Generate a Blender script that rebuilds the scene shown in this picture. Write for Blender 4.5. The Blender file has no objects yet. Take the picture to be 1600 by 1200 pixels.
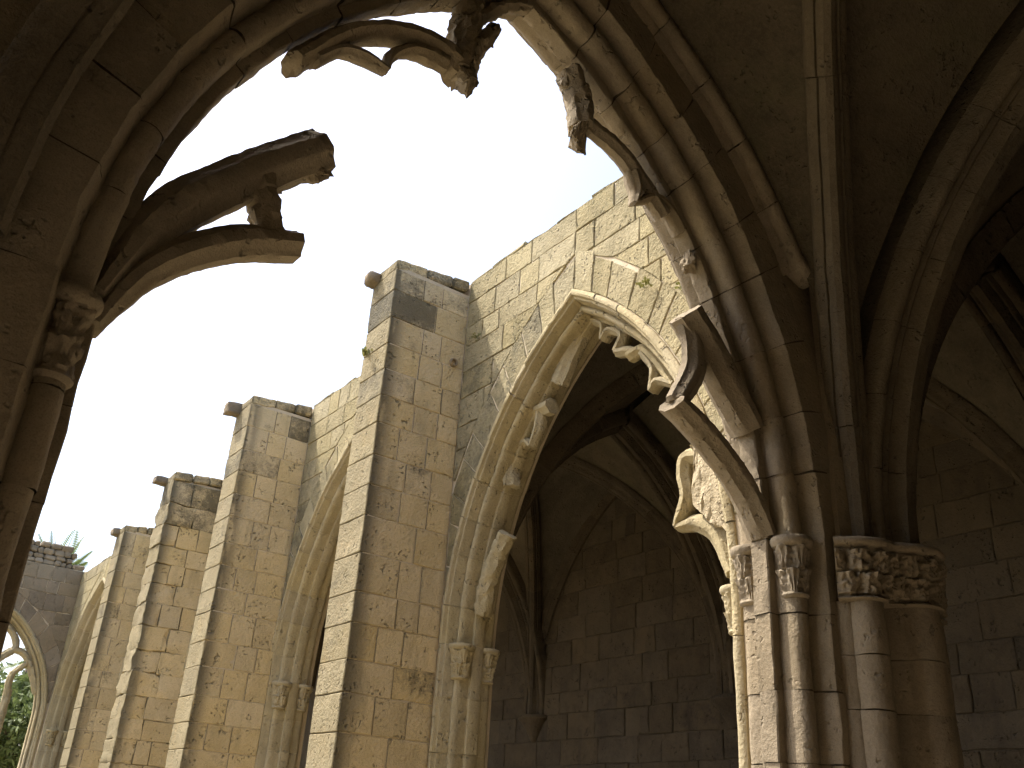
import bpy, bmesh, math, random
import numpy as np
from mathutils import Vector, Matrix, noise

random.seed(7)
SC = bpy.context.scene
COL = SC.collection
Z0 = 1.6            # eye height: all sizes below are written relative to the eye, the floor is at z = 0
FLOOR = -1.6

# ------------------------------------------------------------------ camera
cam = bpy.data.cameras.new('camera')
cam.sensor_width = 36.0
cam.lens = 36.0 * 1466 / 1600
cam.clip_start = 0.05
cam.clip_end = 2000
cam_o = bpy.data.objects.new('camera', cam)
COL.objects.link(cam_o)
SC.camera = cam_o
_p, _y, _r = math.radians(26), math.radians(35.4), math.radians(3.6)
_F = Vector((math.sin(_y) * math.cos(_p), math.cos(_y) * math.cos(_p), math.sin(_p)))
_R = Vector((math.cos(_y), -math.sin(_y), 0))
_U = _R.cross(_F)
_R2 = _R * math.cos(_r) + _U * math.sin(_r)
_U2 = -_R * math.sin(_r) + _U * math.cos(_r)
cam_o.matrix_world = Matrix(((_R2.x, _U2.x, -_F.x, 0), (_R2.y, _U2.y, -_F.y, 0), (_R2.z, _U2.z, -_F.z, Z0), (0, 0, 0, 1)))

# ------------------------------------------------------------------ sky, sun, exposure
SUN = Vector((-1.0, 1.35, 2.6)).normalized()       # towards the sun
w = bpy.data.worlds.new('World')
SC.world = w
w.use_nodes = True
_n = w.node_tree.nodes
_sky = _n.new('ShaderNodeTexSky')
_sky.sky_type = 'NISHITA'
_sky.sun_disc = False
_sky.sun_elevation = math.asin(SUN.z)
_sky.sun_rotation = math.atan2(SUN.x, SUN.y)
_sky.air_density = 0.9
_sky.dust_density = 4.5
_sky.ozone_density = 1.5
_n['Background'].inputs[1].default_value = 0.13
w.node_tree.links.new(_sky.outputs[0], _n['Background'].inputs[0])
sl = bpy.data.lights.new('sun', 'SUN')
sl.energy = 2.05
sl.angle = math.radians(0.53)
sl.color = (1.0, 0.94, 0.84)
so = bpy.data.objects.new('sun', sl)
COL.objects.link(so)
so.rotation_euler = SUN.to_track_quat('Z', 'Y').to_euler()
so.location = (-10, 20, 40)
SC.view_settings.view_transform = 'Standard'
SC.view_settings.look = 'None'
SC.view_settings.exposure = 1.8
SC.view_settings.gamma = 1.0
SC.view_settings.use_curve_mapping = False
SC.render.engine = 'CYCLES'
SC.cycles.max_bounces = 6
SC.cycles.diffuse_bounces = 5
SC.cycles.glossy_bounces = 2
SC.cycles.transmission_bounces = 2
SC.cycles.caustics_reflective = False
SC.cycles.caustics_refractive = False
SC.cycles.use_denoising = True
SC.cycles.use_adaptive_sampling = True
SC.cycles.adaptive_threshold = 0.03
SC.cycles.sample_clamp_indirect = 6.0


# ------------------------------------------------------------------ materials
def nodes_of(name):
    m = bpy.data.materials.new(name)
    m.use_nodes = True
    nt = m.node_tree
    for n in list(nt.nodes):
        nt.nodes.remove(n)
    out = nt.nodes.new('ShaderNodeOutputMaterial')
    b = nt.nodes.new('ShaderNodeBsdfPrincipled')
    nt.links.new(b.outputs[0], out.inputs[0])
    return m, nt, b


class G:
    """tiny node graph helper"""
    def __init__(s, nt):
        s.nt = nt

    def n(s, typ, **kw):
        x = s.nt.nodes.new(typ)
        for k, v in kw.items():
            setattr(x, k, v)
        return x

    def link(s, a, b):
        s.nt.links.new(a, b)

    def val(s, x, sock):
        if isinstance(x, (int, float)):
            sock.default_value = x
        elif isinstance(x, tuple):
            sock.default_value = (*x, 1.0) if len(x) == 3 else x
        else:
            s.link(x, sock)

    def math(s, op, a, b=0.0, clamp=False):
        x = s.n('ShaderNodeMath', operation=op, use_clamp=clamp)
        s.val(a, x.inputs[0])
        s.val(b, x.inputs[1])
        return x.outputs[0]

    def noise(s, vec, scale, detail=6, rough=0.6, dist=0.0):
        x = s.n('ShaderNodeTexNoise')
        s.link(vec, x.inputs['Vector'])
        x.inputs['Scale'].default_value = scale
        x.inputs['Detail'].default_value = detail
        x.inputs['Roughness'].default_value = rough
        x.inputs['Distortion'].default_value = dist
        return x.outputs[0]

    def ramp(s, f, lo, hi, smooth=True):
        x = s.n('ShaderNodeMapRange', interpolation_type='SMOOTHSTEP' if smooth else 'LINEAR')
        s.link(f, x.inputs[0])
        x.inputs[1].default_value = lo
        x.inputs[2].default_value = hi
        return x.outputs[0]

    def mix(s, f, a, b, mode='MIX'):
        x = s.n('ShaderNodeMix', data_type='RGBA', blend_type=mode)
        s.val(f, x.inputs[0])
        s.val(a, x.inputs[6])
        s.val(b, x.inputs[7])
        return x.outputs[2]


def stone(name, c1, c2, pale, dark, lichen=0.5, pits=1.0, var=0.35, bump=1.0, streak=0.5, green=0.0, arris=False):
    m, nt, b = nodes_of(name)
    g = G(nt)
    geo = g.n('ShaderNodeNewGeometry')
    info = g.n('ShaderNodeObjectInfo')
    att = g.n('ShaderNodeAttribute', attribute_type='OBJECT', attribute_name='stain')
    pos = geo.outputs['Position']
    rnd = info.outputs['Random']
    off = g.n('ShaderNodeVectorMath', operation='ADD')
    g.link(pos, off.inputs[0])
    sc = g.n('ShaderNodeVectorMath', operation='SCALE')
    comb = g.n('ShaderNodeCombineXYZ')
    g.link(rnd, comb.inputs[0])
    g.link(rnd, comb.inputs[1])
    g.link(comb.outputs[0], sc.inputs[0])
    sc.inputs[3].default_value = 7.0
    g.link(sc.outputs[0], off.inputs[1])
    P = off.outputs[0]
    big = g.noise(pos, 0.55, 1, 0.55)
    mid = g.noise(P, 3.2, 4, 0.7)
    fine = g.noise(P, 38.0, 2, 0.7)
    grain = g.noise(P, 170.0, 0, 0.6)
    c = g.mix(g.ramp(mid, 0.32, 0.7), c1, c2)
    c = g.mix(g.math('MULTIPLY', g.ramp(big, 0.45, 0.75), 0.55), c, pale)
    # tone differs from stone to stone
    tone = g.math('ADD', g.math('MULTIPLY', rnd, var), 1.0 - var * 0.55)
    hsv = g.n('ShaderNodeHueSaturation')
    g.link(c, hsv.inputs['Color'])
    g.link(tone, hsv.inputs['Value'])
    sat = g.math('ADD', g.math('MULTIPLY', g.math('FRACT', g.math('MULTIPLY', rnd, 7.31)), 0.16), 0.92)
    g.link(sat, hsv.inputs['Saturation'])
    c = hsv.outputs[0]
    # pits and grain
    vor = g.noise(P, 30.0, 1, 0.5)
    pm = g.noise(P, 6.0, 1, 0.6)
    pit = g.math('MULTIPLY', g.ramp(vor, 0.58, 0.74), g.ramp(pm, 0.5, 0.66))
    pit = g.math('MULTIPLY', pit, pits, True)
    c = g.mix(g.math('MULTIPLY', pit, 0.62), c, (dark[0] * 1.3, dark[1] * 1.3, dark[2] * 1.3))
    c = g.mix(g.math('MULTIPLY', g.ramp(fine, 0.38, 0.7), 0.22), c, pale)
    c = g.mix(g.math('MULTIPLY', g.ramp(grain, 0.5, 0.75), 0.25), c, dark)
    # dark lichen crusts, run-off streaks
    mp = g.n('ShaderNodeMapping')
    mp.inputs['Scale'].default_value = (3.0, 3.0, 0.55)
    g.link(pos, mp.inputs['Vector'])
    stv = g.noise(mp.outputs[0], 1.6, 2, 0.62)
    li = g.noise(pos, 2.3, 5, 0.76)
    lf = g.math('ADD', g.math('MULTIPLY', att.outputs['Fac'], 0.40), li)
    lf = g.math('ADD', lf, g.math('MULTIPLY', g.math('SUBTRACT', fine, 0.5), 0.35))
    lmask = g.math('MULTIPLY', g.ramp(lf, 0.60, 0.92), lichen, True)
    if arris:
        # garth-facing sides: weathered grey-green, painted darker still to offset the sunlight there
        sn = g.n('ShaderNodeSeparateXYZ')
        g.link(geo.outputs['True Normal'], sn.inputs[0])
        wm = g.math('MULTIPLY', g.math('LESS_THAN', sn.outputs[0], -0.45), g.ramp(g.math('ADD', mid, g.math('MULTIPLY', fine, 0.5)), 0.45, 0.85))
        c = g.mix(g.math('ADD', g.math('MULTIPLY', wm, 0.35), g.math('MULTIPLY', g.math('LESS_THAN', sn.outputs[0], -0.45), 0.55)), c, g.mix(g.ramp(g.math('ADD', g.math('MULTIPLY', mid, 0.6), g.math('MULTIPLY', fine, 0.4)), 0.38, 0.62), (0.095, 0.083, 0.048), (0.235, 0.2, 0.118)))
        # grime that sits along the outer corner of a buttress
        ar = g.n('ShaderNodeAttribute', attribute_type='OBJECT', attribute_name='arris')
        sx = g.n('ShaderNodeSeparateXYZ')
        g.link(pos, sx.inputs[0])
        dx = g.math('SUBTRACT', sx.outputs[0], ar.outputs['Fac'])
        am = g.math('SUBTRACT', 1.0, g.ramp(dx, 0.01, 0.24))
        am = g.math('MULTIPLY', am, g.ramp(g.math('ADD', stv, g.math('MULTIPLY', mid, 0.5)), 0.5, 0.72))
        am = g.math('MULTIPLY', am, g.math('GREATER_THAN', ar.outputs['Fac'], 0.5))
        am = g.math('MULTIPLY', am, g.math('GREATER_THAN', sn.outputs[0], -0.45))
        lmask = g.math('MAXIMUM', lmask, g.math('MULTIPLY', am, 1.0))
    smask = g.math('MULTIPLY', g.ramp(stv, 0.55, 0.78), streak, True)
    c = g.mix(g.math('MULTIPLY', smask, 0.55), c, (dark[0] * 1.7, dark[1] * 1.7, dark[2] * 1.6))
    c = g.mix(g.math('MULTIPLY', lmask, 0.85), c, dark)
    if green > 0:
        gm = g.ramp(g.noise(pos, 1.4, 7, 0.65), 0.5, 0.72)
        c = g.mix(g.math('MULTIPLY', gm, green), c, (0.12, 0.13, 0.055))
    g.link(c, b.inputs['Base Color'])
    b.inputs['Roughness'].default_value = 0.93
    b.inputs['Specular IOR Level'].default_value = 0.18
    # relief
    h = g.math('ADD', g.math('MULTIPLY', mid, 0.9), g.math('MULTIPLY', fine, 0.38))
    h = g.math('SUBTRACT', h, g.math('MULTIPLY', pit, 0.8))
    bp = g.n('ShaderNodeBump')
    bp.inputs['Strength'].default_value = 0.85
    bp.inputs['Distance'].default_value = 0.03 * bump
    g.link(h, bp.inputs['Height'])
    g.link(bp.outputs[0], b.inputs['Normal'])
    return m


MAT = {}
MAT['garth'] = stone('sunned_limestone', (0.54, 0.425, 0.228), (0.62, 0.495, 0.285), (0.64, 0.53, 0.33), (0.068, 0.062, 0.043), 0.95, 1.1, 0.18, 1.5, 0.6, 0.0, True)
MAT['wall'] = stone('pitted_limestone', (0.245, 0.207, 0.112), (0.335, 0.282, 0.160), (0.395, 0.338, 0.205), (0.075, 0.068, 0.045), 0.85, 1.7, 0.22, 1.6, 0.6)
MAT['carved'] = stone('carved_limestone', (0.33, 0.275, 0.160), (0.42, 0.352, 0.210), (0.48, 0.408, 0.265), (0.11, 0.095, 0.07), 0.8, 0.9, 0.14, 1.0, 0.6)
MAT['walk'] = stone('sheltered_limestone', (0.215, 0.174, 0.117), (0.285, 0.233, 0.158), (0.335, 0.28, 0.195), (0.079, 0.066, 0.048), 0.55, 0.8, 0.12, 0.65, 0.6)  # walk, rib, vault, back: interior shade deepened through darker base colours
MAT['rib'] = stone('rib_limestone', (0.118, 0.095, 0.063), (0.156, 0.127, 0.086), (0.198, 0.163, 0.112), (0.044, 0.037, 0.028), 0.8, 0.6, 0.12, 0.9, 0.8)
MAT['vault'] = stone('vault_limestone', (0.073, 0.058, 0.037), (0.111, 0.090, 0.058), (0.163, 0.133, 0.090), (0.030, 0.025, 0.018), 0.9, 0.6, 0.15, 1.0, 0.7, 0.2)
MAT['back'] = stone('shade_toned_limestone', (0.060, 0.045, 0.027), (0.090, 0.068, 0.042), (0.108, 0.084, 0.054), (0.024, 0.019, 0.014), 0.8, 0.9, 0.3, 1.3, 0.8)  # darkest copy: the back wall's shade is put into its colour
MAT['grey'] = stone('dark_weathered_stone', (0.180, 0.145, 0.094), (0.265, 0.210, 0.142), (0.339, 0.280, 0.189), (0.064, 0.056, 0.042), 0.8, 1.0, 0.4, 1.2)
MAT['mortar'] = stone('pale_mortar', (0.50, 0.41, 0.28), (0.57, 0.48, 0.34), (0.60, 0.52, 0.38), (0.16, 0.13, 0.09), 0.5, 0.3, 0.05, 0.6)
MAT['mortar_dark'] = stone('old_mortar', (0.068, 0.053, 0.033), (0.095, 0.074, 0.048), (0.114, 0.091, 0.060), (0.036, 0.029, 0.022), 0.6, 0.4, 0.05, 0.8)
MAT['broken'] = stone('freshly_broken_stone', (0.34, 0.285, 0.19), (0.43, 0.365, 0.25), (0.48, 0.41, 0.29), (0.15, 0.12, 0.085), 0.3, 1.2, 0.1, 1.8)
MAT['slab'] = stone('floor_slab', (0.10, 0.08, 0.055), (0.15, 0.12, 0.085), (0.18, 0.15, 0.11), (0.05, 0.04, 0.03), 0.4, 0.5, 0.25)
MAT['paving'] = stone('worn_paving', (0.19, 0.15, 0.10), (0.25, 0.20, 0.135), (0.30, 0.25, 0.175), (0.10, 0.08, 0.06), 0.3, 0.5, 0.2)
MAT['lime'] = stone('lime_wash', (0.70, 0.68, 0.62), (0.78, 0.76, 0.70), (0.8, 0.78, 0.73), (0.4, 0.38, 0.33), 0.2, 0.2, 0.05, 0.5, 0.2)
MAT['ground'] = stone('garth_ground', (0.25, 0.21, 0.13), (0.33, 0.28, 0.18), (0.38, 0.33, 0.22), (0.09, 0.09, 0.045), 0.5, 0.5, 0.05, 1.5)


def foliage(name, c1, c2):
    m, nt, b = nodes_of(name)
    g = G(nt)
    geo = g.n('ShaderNodeNewGeometry')
    f = g.noise(geo.outputs['Position'], 2.5, 4)
    rp = geo.outputs['Random Per Island']
    c = g.mix(g.math('MULTIPLY', g.math('ADD', g.ramp(f, 0.3, 0.7), rp), 0.5), c1, c2)
    g.link(c, b.inputs['Base Color'])
    b.inputs['Roughness'].default_value = 0.6
    b.inputs['Transmission Weight'].default_value = 0.0
    tr = g.n('ShaderNodeBsdfTranslucent')
    g.link(c, tr.inputs['Color'])
    ms = g.n('ShaderNodeMixShader')
    ms.inputs[0].default_value = 0.35
    out = [n for n in nt.nodes if n.type == 'OUTPUT_MATERIAL'][0]
    g.link(b.outputs[0], ms.inputs[1])
    g.link(tr.outputs[0], ms.inputs[2])
    g.link(ms.outputs[0], out.inputs[0])
    return m


MAT['leaf'] = foliage('tree_leaf', (0.09, 0.13, 0.04), (0.17, 0.22, 0.075))
MAT['palm'] = foliage('palm_leaf', (0.085, 0.125, 0.03), (0.16, 0.20, 0.06))
MAT['weed'] = foliage('weed_leaf', (0.10, 0.115, 0.035), (0.22, 0.20, 0.06))
MAT['bark'] = stone('bark', (0.17, 0.14, 0.10), (0.25, 0.21, 0.155), (0.30, 0.26, 0.20), (0.04, 0.03, 0.02), 0.4, 0.4, 0.1, 2.0)


# ------------------------------------------------------------------ object helpers
LOC = {}


def link(o, parent=None):
    COL.objects.link(o)
    if parent is not None:
        o.parent = parent
    return o


def tag(o, label=None, cat=None, group=None, kind=None):
    for k, v in (('label', label), ('category', cat), ('group', group), ('kind', kind)):
        if v:
            o[k] = v
    return o


def thing(name, loc, label, cat, group=None):
    o = bpy.data.objects.new(name, None)
    o.empty_display_size = 0.2
    link(o)
    o.location = (loc[0], loc[1], loc[2] + Z0)
    LOC[o] = Vector((loc[0], loc[1], loc[2]))
    return tag(o, label, cat, group, 'thing')


def mesh(name, V, F, mat, parent=None, angle=40, recalc=True, stain=None, kind=None):
    me = bpy.data.meshes.new(name)
    if parent is not None:
        L = LOC[parent]
        V = [(v[0] - L[0], v[1] - L[1], v[2] - L[2]) for v in V]
    else:
        V = [(v[0], v[1], v[2] + Z0) for v in V]
    me.from_pydata(V, [], F)
    if recalc:
        bm = bmesh.new()
        bm.from_mesh(me)
        bmesh.ops.recalc_face_normals(bm, faces=bm.faces)
        bm.to_mesh(me)
        bm.free()
    if angle is not None:
        me.polygons.foreach_set('use_smooth', [True] * len(me.polygons))
        me.set_sharp_from_angle(angle=math.radians(angle))
    me.materials.append(MAT[mat] if isinstance(mat, str) else mat)
    o = bpy.data.objects.new(name, me)
    link(o, parent)
    LOC[o] = LOC[parent] if parent is not None else Vector((0, 0, 0))
    if stain is not None:
        o['stain'] = float(stain)
    if kind:
        o['kind'] = kind
    return o


def part(name, parent):
    """a part that is made of pieces"""
    o = bpy.data.objects.new(name, None)
    o.empty_display_size = 0.1
    link(o, parent)
    LOC[o] = LOC[parent]
    return o


def wn(p, s, seed=0.0):
    return noise.noise(Vector((p[0] * s + seed, p[1] * s + seed * 1.7, p[2] * s - seed)))


def wear(V, amp, scale, seed=0.0, fine=0.5):
    """push every vertex about by solid noise: worn stone"""
    out = []
    for v in V:
        q = Vector((v[0], v[1], v[2]))
        d = noise.noise_vector(q * scale + Vector((seed, seed * 2.1, -seed)))
        d2 = noise.noise_vector(q * scale * 4.1 + Vector((seed + 5, seed, 3)))
        out.append(tuple(q + d * amp + d2 * amp * fine))
    return out


def rough_box(lo, hi, bev=0.012, jit=0.005, cuts=1, erode=0.0):
    """bevelled, slightly uneven block -> V, F"""
    lo, hi = Vector(lo), Vector(hi)
    V, idx = [], {}
    for sx in (0, 1):
        for sy in (0, 1):
            for sz in (0, 1):
                s = (sx, sy, sz)
                cor = [hi[i] if s[i] else lo[i] for i in range(3)]
                for a in range(3):
                    p = list(cor)
                    for i in range(3):
                        if i != a:
                            p[i] += -bev if s[i] else bev
                    idx[(s, a)] = len(V)
                    V.append(tuple(p))
    F = []
    for a in range(3):
        b, c = [i for i in range(3) if i != a]
        for sgn in (0, 1):
            def k(x, y):
                s = [0, 0, 0]
                s[a], s[b], s[c] = sgn, x, y
                return idx[(tuple(s), a)]
            F.append((k(0, 0), k(1, 0), k(1, 1), k(0, 1)))
    for a in range(3):
        for b in range(a + 1, 3):
            c = 3 - a - b
            for sa in (0, 1):
                for sb in (0, 1):
                    s0, s1 = [0, 0, 0], [0, 0, 0]
                    s0[a], s0[b], s1[a], s1[b], s1[c] = sa, sb, sa, sb, 1
                    s0, s1 = tuple(s0), tuple(s1)
                    F.append((idx[(s0, a)], idx[(s1, a)], idx[(s1, b)], idx[(s0, b)]))
    for sx in (0, 1):
        for sy in (0, 1):
            for sz in (0, 1):
                s = (sx, sy, sz)
                F.append((idx[(s, 0)], idx[(s, 1)], idx[(s, 2)]))
    if cuts:
        bm = bmesh.new()
        vs = [bm.verts.new(v) for v in V]
        for f in F:
            bm.faces.new([vs[i] for i in f])
        big = [e for e in bm.edges if e.calc_length() > bev * 3]
        bmesh.ops.subdivide_edges(bm, edges=big, cuts=cuts, use_grid_fill=True)
        bm.verts.index_update()
        V = [tuple(v.co) for v in bm.verts]
        F = [[v.index for v in f.verts] for f in bm.faces]
        bm.free()
    sd = random.random() * 50
    V = wear(V, jit, 5.0, sd, 0.7)
    if erode:
        V = wear(V, erode, 2.2, sd + 3, 0.8)
    return V, F


def block(parent, lo, hi, mat, bev=0.012, jit=0.005, cuts=1, erode=0.0, stain=0.0, name='stone_block'):
    V, F = rough_box(lo, hi, bev, jit, cuts, erode)
    return mesh(name, V, F, mat, parent, 35, True, stain)


def box_geo(lo, hi):
    V = [(x, y, z) for x in (lo[0], hi[0]) for y in (lo[1], hi[1]) for z in (lo[2], hi[2])]
    F = [(0, 1, 3, 2), (4, 6, 7, 5), (0, 4, 5, 1), (2, 3, 7, 6), (0, 2, 6, 4), (1, 5, 7, 3)]
    return V, F


def add(V, F, V2, F2):
    k = len(V)
    V.extend(V2)
    F.extend([tuple(i + k for i in f) for f in F2])


def clip(poly, a, b):
    """keep the part of poly on the left of a->b"""
    out = []
    n = len(poly)
    def sd(p):
        return (b[0] - a[0]) * (p[1] - a[1]) - (b[1] - a[1]) * (p[0] - a[0])
    for i in range(n):
        p, q = poly[i], poly[(i + 1) % n]
        dp, dq = sd(p), sd(q)
        if dp >= 0:
            out.append(p)
        if (dp > 0 > dq) or (dp < 0 < dq):
            t = dp / (dp - dq)
            out.append((p[0] + (q[0] - p[0]) * t, p[1] + (q[1] - p[1]) * t))
    return out


def area(poly):
    return 0.5 * sum(poly[i][0] * poly[(i + 1) % len(poly)][1] - poly[(i + 1) % len(poly)][0] * poly[i][1] for i in range(len(poly)))


def poly_block(parent, poly, M, mat, gap=0.006, proud=0.0, depth=0.09, bev=0.010, jit=0.006, sub=2, stain=0.0, name='stone_block'):
    """a facing stone: the polygon (u, z) shrunk by the joint, its rim worn, its face slightly uneven; M(u, t, z) -> xyz with t into the wall"""
    if area(poly) < 0:
        poly = poly[::-1]
    cu = sum(p[0] for p in poly) / len(poly)
    cz = sum(p[1] for p in poly) / len(poly)
    pts = []
    n = len(poly)
    for i in range(n):
        p, q = poly[i], poly[(i + 1) % n]
        L = math.hypot(q[0] - p[0], q[1] - p[1])
        if L < 1e-4:
            continue
        k = max(1, min(sub, int(L / 0.06)))
        for j in range(k):
            pts.append((p[0] + (q[0] - p[0]) * j / k, p[1] + (q[1] - p[1]) * j / k))
    if len(pts) < 3:
        return None
    sd = random.random() * 40

    def shrink(d, t, jt):
        out = []
        for (u, z) in pts:
            L = math.hypot(cu - u, cz - z) or 1
            u2 = u + (cu - u) / L * d * 1.25
            z2 = z + (cz - z) / L * d * 1.25
            nv = noise.noise_vector(Vector((u * 7 + sd, z * 7, sd)))
            out.append(M(u2 + nv.x * jt, t + nv.z * jt * 0.6, z2 + nv.y * jt))
        return out
    m = len(pts)
    V = shrink(gap, depth, 0) + shrink(gap, -proud + bev, jit) + shrink(gap + bev, -proud, jit)
    V.append(M(cu, -proud - random.uniform(-0.004, 0.006), cz))
    F = []
    for i in range(m):
        j = (i + 1) % m
        F.append((i, j, m + j, m + i))
        F.append((m + i, m + j, 2 * m + j, 2 * m + i))
        F.append((2 * m + i, 2 * m + j, 3 * m))
    return mesh(name, V, F, mat, parent, 30, True, stain)


# ------------------------------------------------------------------ arches
class Arch:
    """two-centred arch in a wall: c centre, s half span, z0 spring, h rise (all measured at the nib that carries the tracery)"""
    def __init__(self, c, s, z0, h):
        self.c, self.s, self.z0, self.h = c, s, z0, h
        self.R = (s * s + h * h) / (2 * s)
        self.k = self.R - s

    def tmax(self, r):
        return math.acos(min(1.0, self.k / (self.R + r)))

    def pt(self, side, r, f):
        th = f * self.tmax(r)
        d = (self.R + r) * math.cos(th) - self.k
        return self.c + side * d, self.z0 + (self.R + r) * math.sin(th)

    def half(self, r, z):
        """half width at height z, offset r"""
        if z <= self.z0:
            return self.s + r
        q = (self.R + r) ** 2 - (z - self.z0) ** 2
        return math.sqrt(q) - self.k if q > 0 else -1.0

    def top(self, r):
        return self.z0 + math.sqrt((self.R + r) ** 2 - self.k ** 2)


def roll(cr, ct, rad, a0, a1, n):
    return [(cr + rad * math.cos(math.radians(a0 + (a1 - a0) * i / n)), ct + rad * math.sin(math.radians(a0 + (a1 - a0) * i / n))) for i in range(n + 1)]


T = 0.62


def profile(hood=True, band=0.45, rs=1.0):
    P = []
    if hood:
        P += [(0.37, 0.012), (0.37, -0.018), (0.345, -0.032), (0.30, -0.042), (0.265, -0.034), (0.255, -0.015), (0.245, 0.0)]
    else:
        P += [(band, 0.012), (band, 0.0)]
    P += [(0.215, 0.0), (0.205, 0.012), (0.20, 0.04), (0.188, 0.075), (0.178, 0.10), (0.172, 0.115)]
    P += roll(0.115, 0.155, 0.06, -30, -190, 7)
    P += [(0.058, 0.20), (0.062, 0.235), (0.06, 0.248), (0.008, 0.248), (0.0, 0.256), (0.0, 0.31), (0.0, 0.364), (0.008, 0.372), (0.06, 0.372), (0.062, 0.385), (0.058, 0.42)]
    P += roll(0.115, 0.465, 0.06, 190, 30, 7)
    P += [(0.172, 0.505), (0.178, 0.52), (0.188, 0.545), (0.20, 0.58), (0.205, 0.608), (0.215, 0.62), (0.30, 0.622), (0.38, 0.62), (band, 0.62), (band, 0.605)]
    if rs != 1.0:
        P = [(r * rs if t < 0.3 else r * (rs + 1) / 2, t) for r, t in P]
    return P


def inset(P, d=0.014):
    """the same profile drawn back into the stone, for the mortar behind the joints"""
    out = []
    for i, (r, t) in enumerate(P):
        a, b = P[max(0, i - 1)], P[min(len(P) - 1, i + 1)]
        dr, dt = b[0] - a[0], b[1] - a[1]
        L = math.hypot(dr, dt) or 1
        out.append((r + d * dt / L, min(max(t - d * dr / L, 0.012), T - 0.012)))
    return out


def sweep(A, side, P, M, f0, f1, n, dr=0.0, dt=0.0):
    V, F = [], []
    m = len(P)
    for i in range(n + 1):
        f = f0 + (f1 - f0) * i / n
        for (r, t) in P:
            u, z = A.pt(side, r + dr, f)
            V.append(M(u, t + dt, z))
    for i in range(n):
        for j in range(m - 1):
            a = i * m + j
            F.append((a, a + 1, a + m + 1, a + m))
    return V, F


def jamb(A, side, P, M, z0, z1, n, dr=0.0, dt=0.0):
    V, F = [], []
    m = len(P)
    for i in range(n + 1):
        z = z0 + (z1 - z0) * i / n
        for (r, t) in P:
            V.append(M(A.c + side * (A.s + r + dr), t + dt, z))
    for i in range(n):
        for j in range(m - 1):
            a = i * m + j
            F.append((a, a + 1, a + m + 1, a + m))
    return V, F


def wall_core(name, parent, M, arches, u0, u1, ztop, mat, t0=0.009, t1=T - 0.014, rc=0.25, zf=FLOOR - 0.1):
    V, F = [], []

    def prism(ua, ub):
        vs = [M(u, t, z) for u in (ua, ub) for t in (t0, t1) for z in (zf, ztop)]
        add(V, F, vs, [(0, 1, 3, 2), (4, 6, 7, 5), (0, 4, 5, 1), (2, 3, 7, 6), (0, 2, 6, 4), (1, 5, 7, 3)])
    prev = u0
    for A in arches:
        a, b = A.c - A.s - rc, A.c + A.s + rc
        if a > prev:
            prism(prev, a)
        for side in (-1, 1):
            n = 26
            ps = [A.pt(side, rc, i / n) for i in range(n + 1)]
            vs, fs = [], []
            for (u, z) in ps:
                vs += [M(u, t0, z), M(u, t0, ztop), M(u, t1, ztop), M(u, t1, z)]
            for i in range(n):
                q = i * 4
                for k in range(4):
                    fs.append((q + k, q + (k + 1) % 4, q + 4 + (k + 1) % 4, q + 4 + k))
            add(V, F, vs, fs)
        prev = b
    if u1 > prev:
        prism(prev, u1)
    return mesh(name, V, F, mat, parent, None)


def capital(parent, x, y, z1, h=0.33, r0=0.072, r1=0.098, worn=0.0, name='capital', mat='carved', nl=5, a0=0.0):
    """round shaft capital: necking, two tiers of leaves, moulded abacus"""
    nu, nv = 72, 40
    V, F = [], []
    sd = random.random() * 30
    for j in range(nv + 1):
        f = j / nv
        for i in range(nu):
            a = 2 * math.pi * i / nu + a0
            if f < 0.10:                       # neck ring
                r = r0 + 0.016 * math.sin(math.pi * f / 0.10)
            elif f < 0.84:
                g = (f - 0.10) / 0.74
                tier = g * 2 % 1.0
                k = 1 if g < 0.5 else 0
                ph = (a * nl / (2 * math.pi) + 0.5 * k) % 1.0 * 2 - 1          # -1..1 across one leaf
                wd = (0.30 + 0.70 * math.sin(math.pi * min(1.0, 0.10 + 0.72 * tier))) * (1 + 0.16 * math.cos(tier * 22))
                body = max(0.0, 1 - (abs(ph) / wd) ** 2) ** 0.6
                vein = 0.5 + 0.5 * math.cos(ph * 9 / (0.35 + 0.65 * tier))
                curl = max(0.0, (tier - 0.6) / 0.4)
                lk = 1 - 0.6 * worn
                r = r0 - 0.006 * lk + (r1 - r0) * g + (0.012 + 0.020 * curl) * body * lk + 0.012 * vein * body * lk
            else:
                g = (f - 0.84) / 0.16
                r = r1 + 0.012 + 0.026 * math.sin(math.pi * min(1, g * 0.62 + 0.12))
            p = Vector((x + r * math.cos(a), y + r * math.sin(a), z1 - h + h * f))
            nz = noise.noise(p * 34 + Vector((sd, 0, 0)))
            amp = 0.006 + 0.014 * worn
            if 0.1 < f < 0.84:
                rr = nz * amp + worn * 0.022 * noise.noise(p * 11 + Vector((0, sd, 0)))
                p.x += math.cos(a) * rr
                p.y += math.sin(a) * rr
            V.append(tuple(p))
    for j in range(nv):
        for i in range(nu):
            F.append((j * nu + i, j * nu + (i + 1) % nu, (j + 1) * nu + (i + 1) % nu, (j + 1) * nu + i))
    F.append(tuple(range(nu)))
    F.append(tuple(nv * nu + i for i in range(nu)))
    return mesh(name, V, F, mat, parent, 50)


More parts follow.
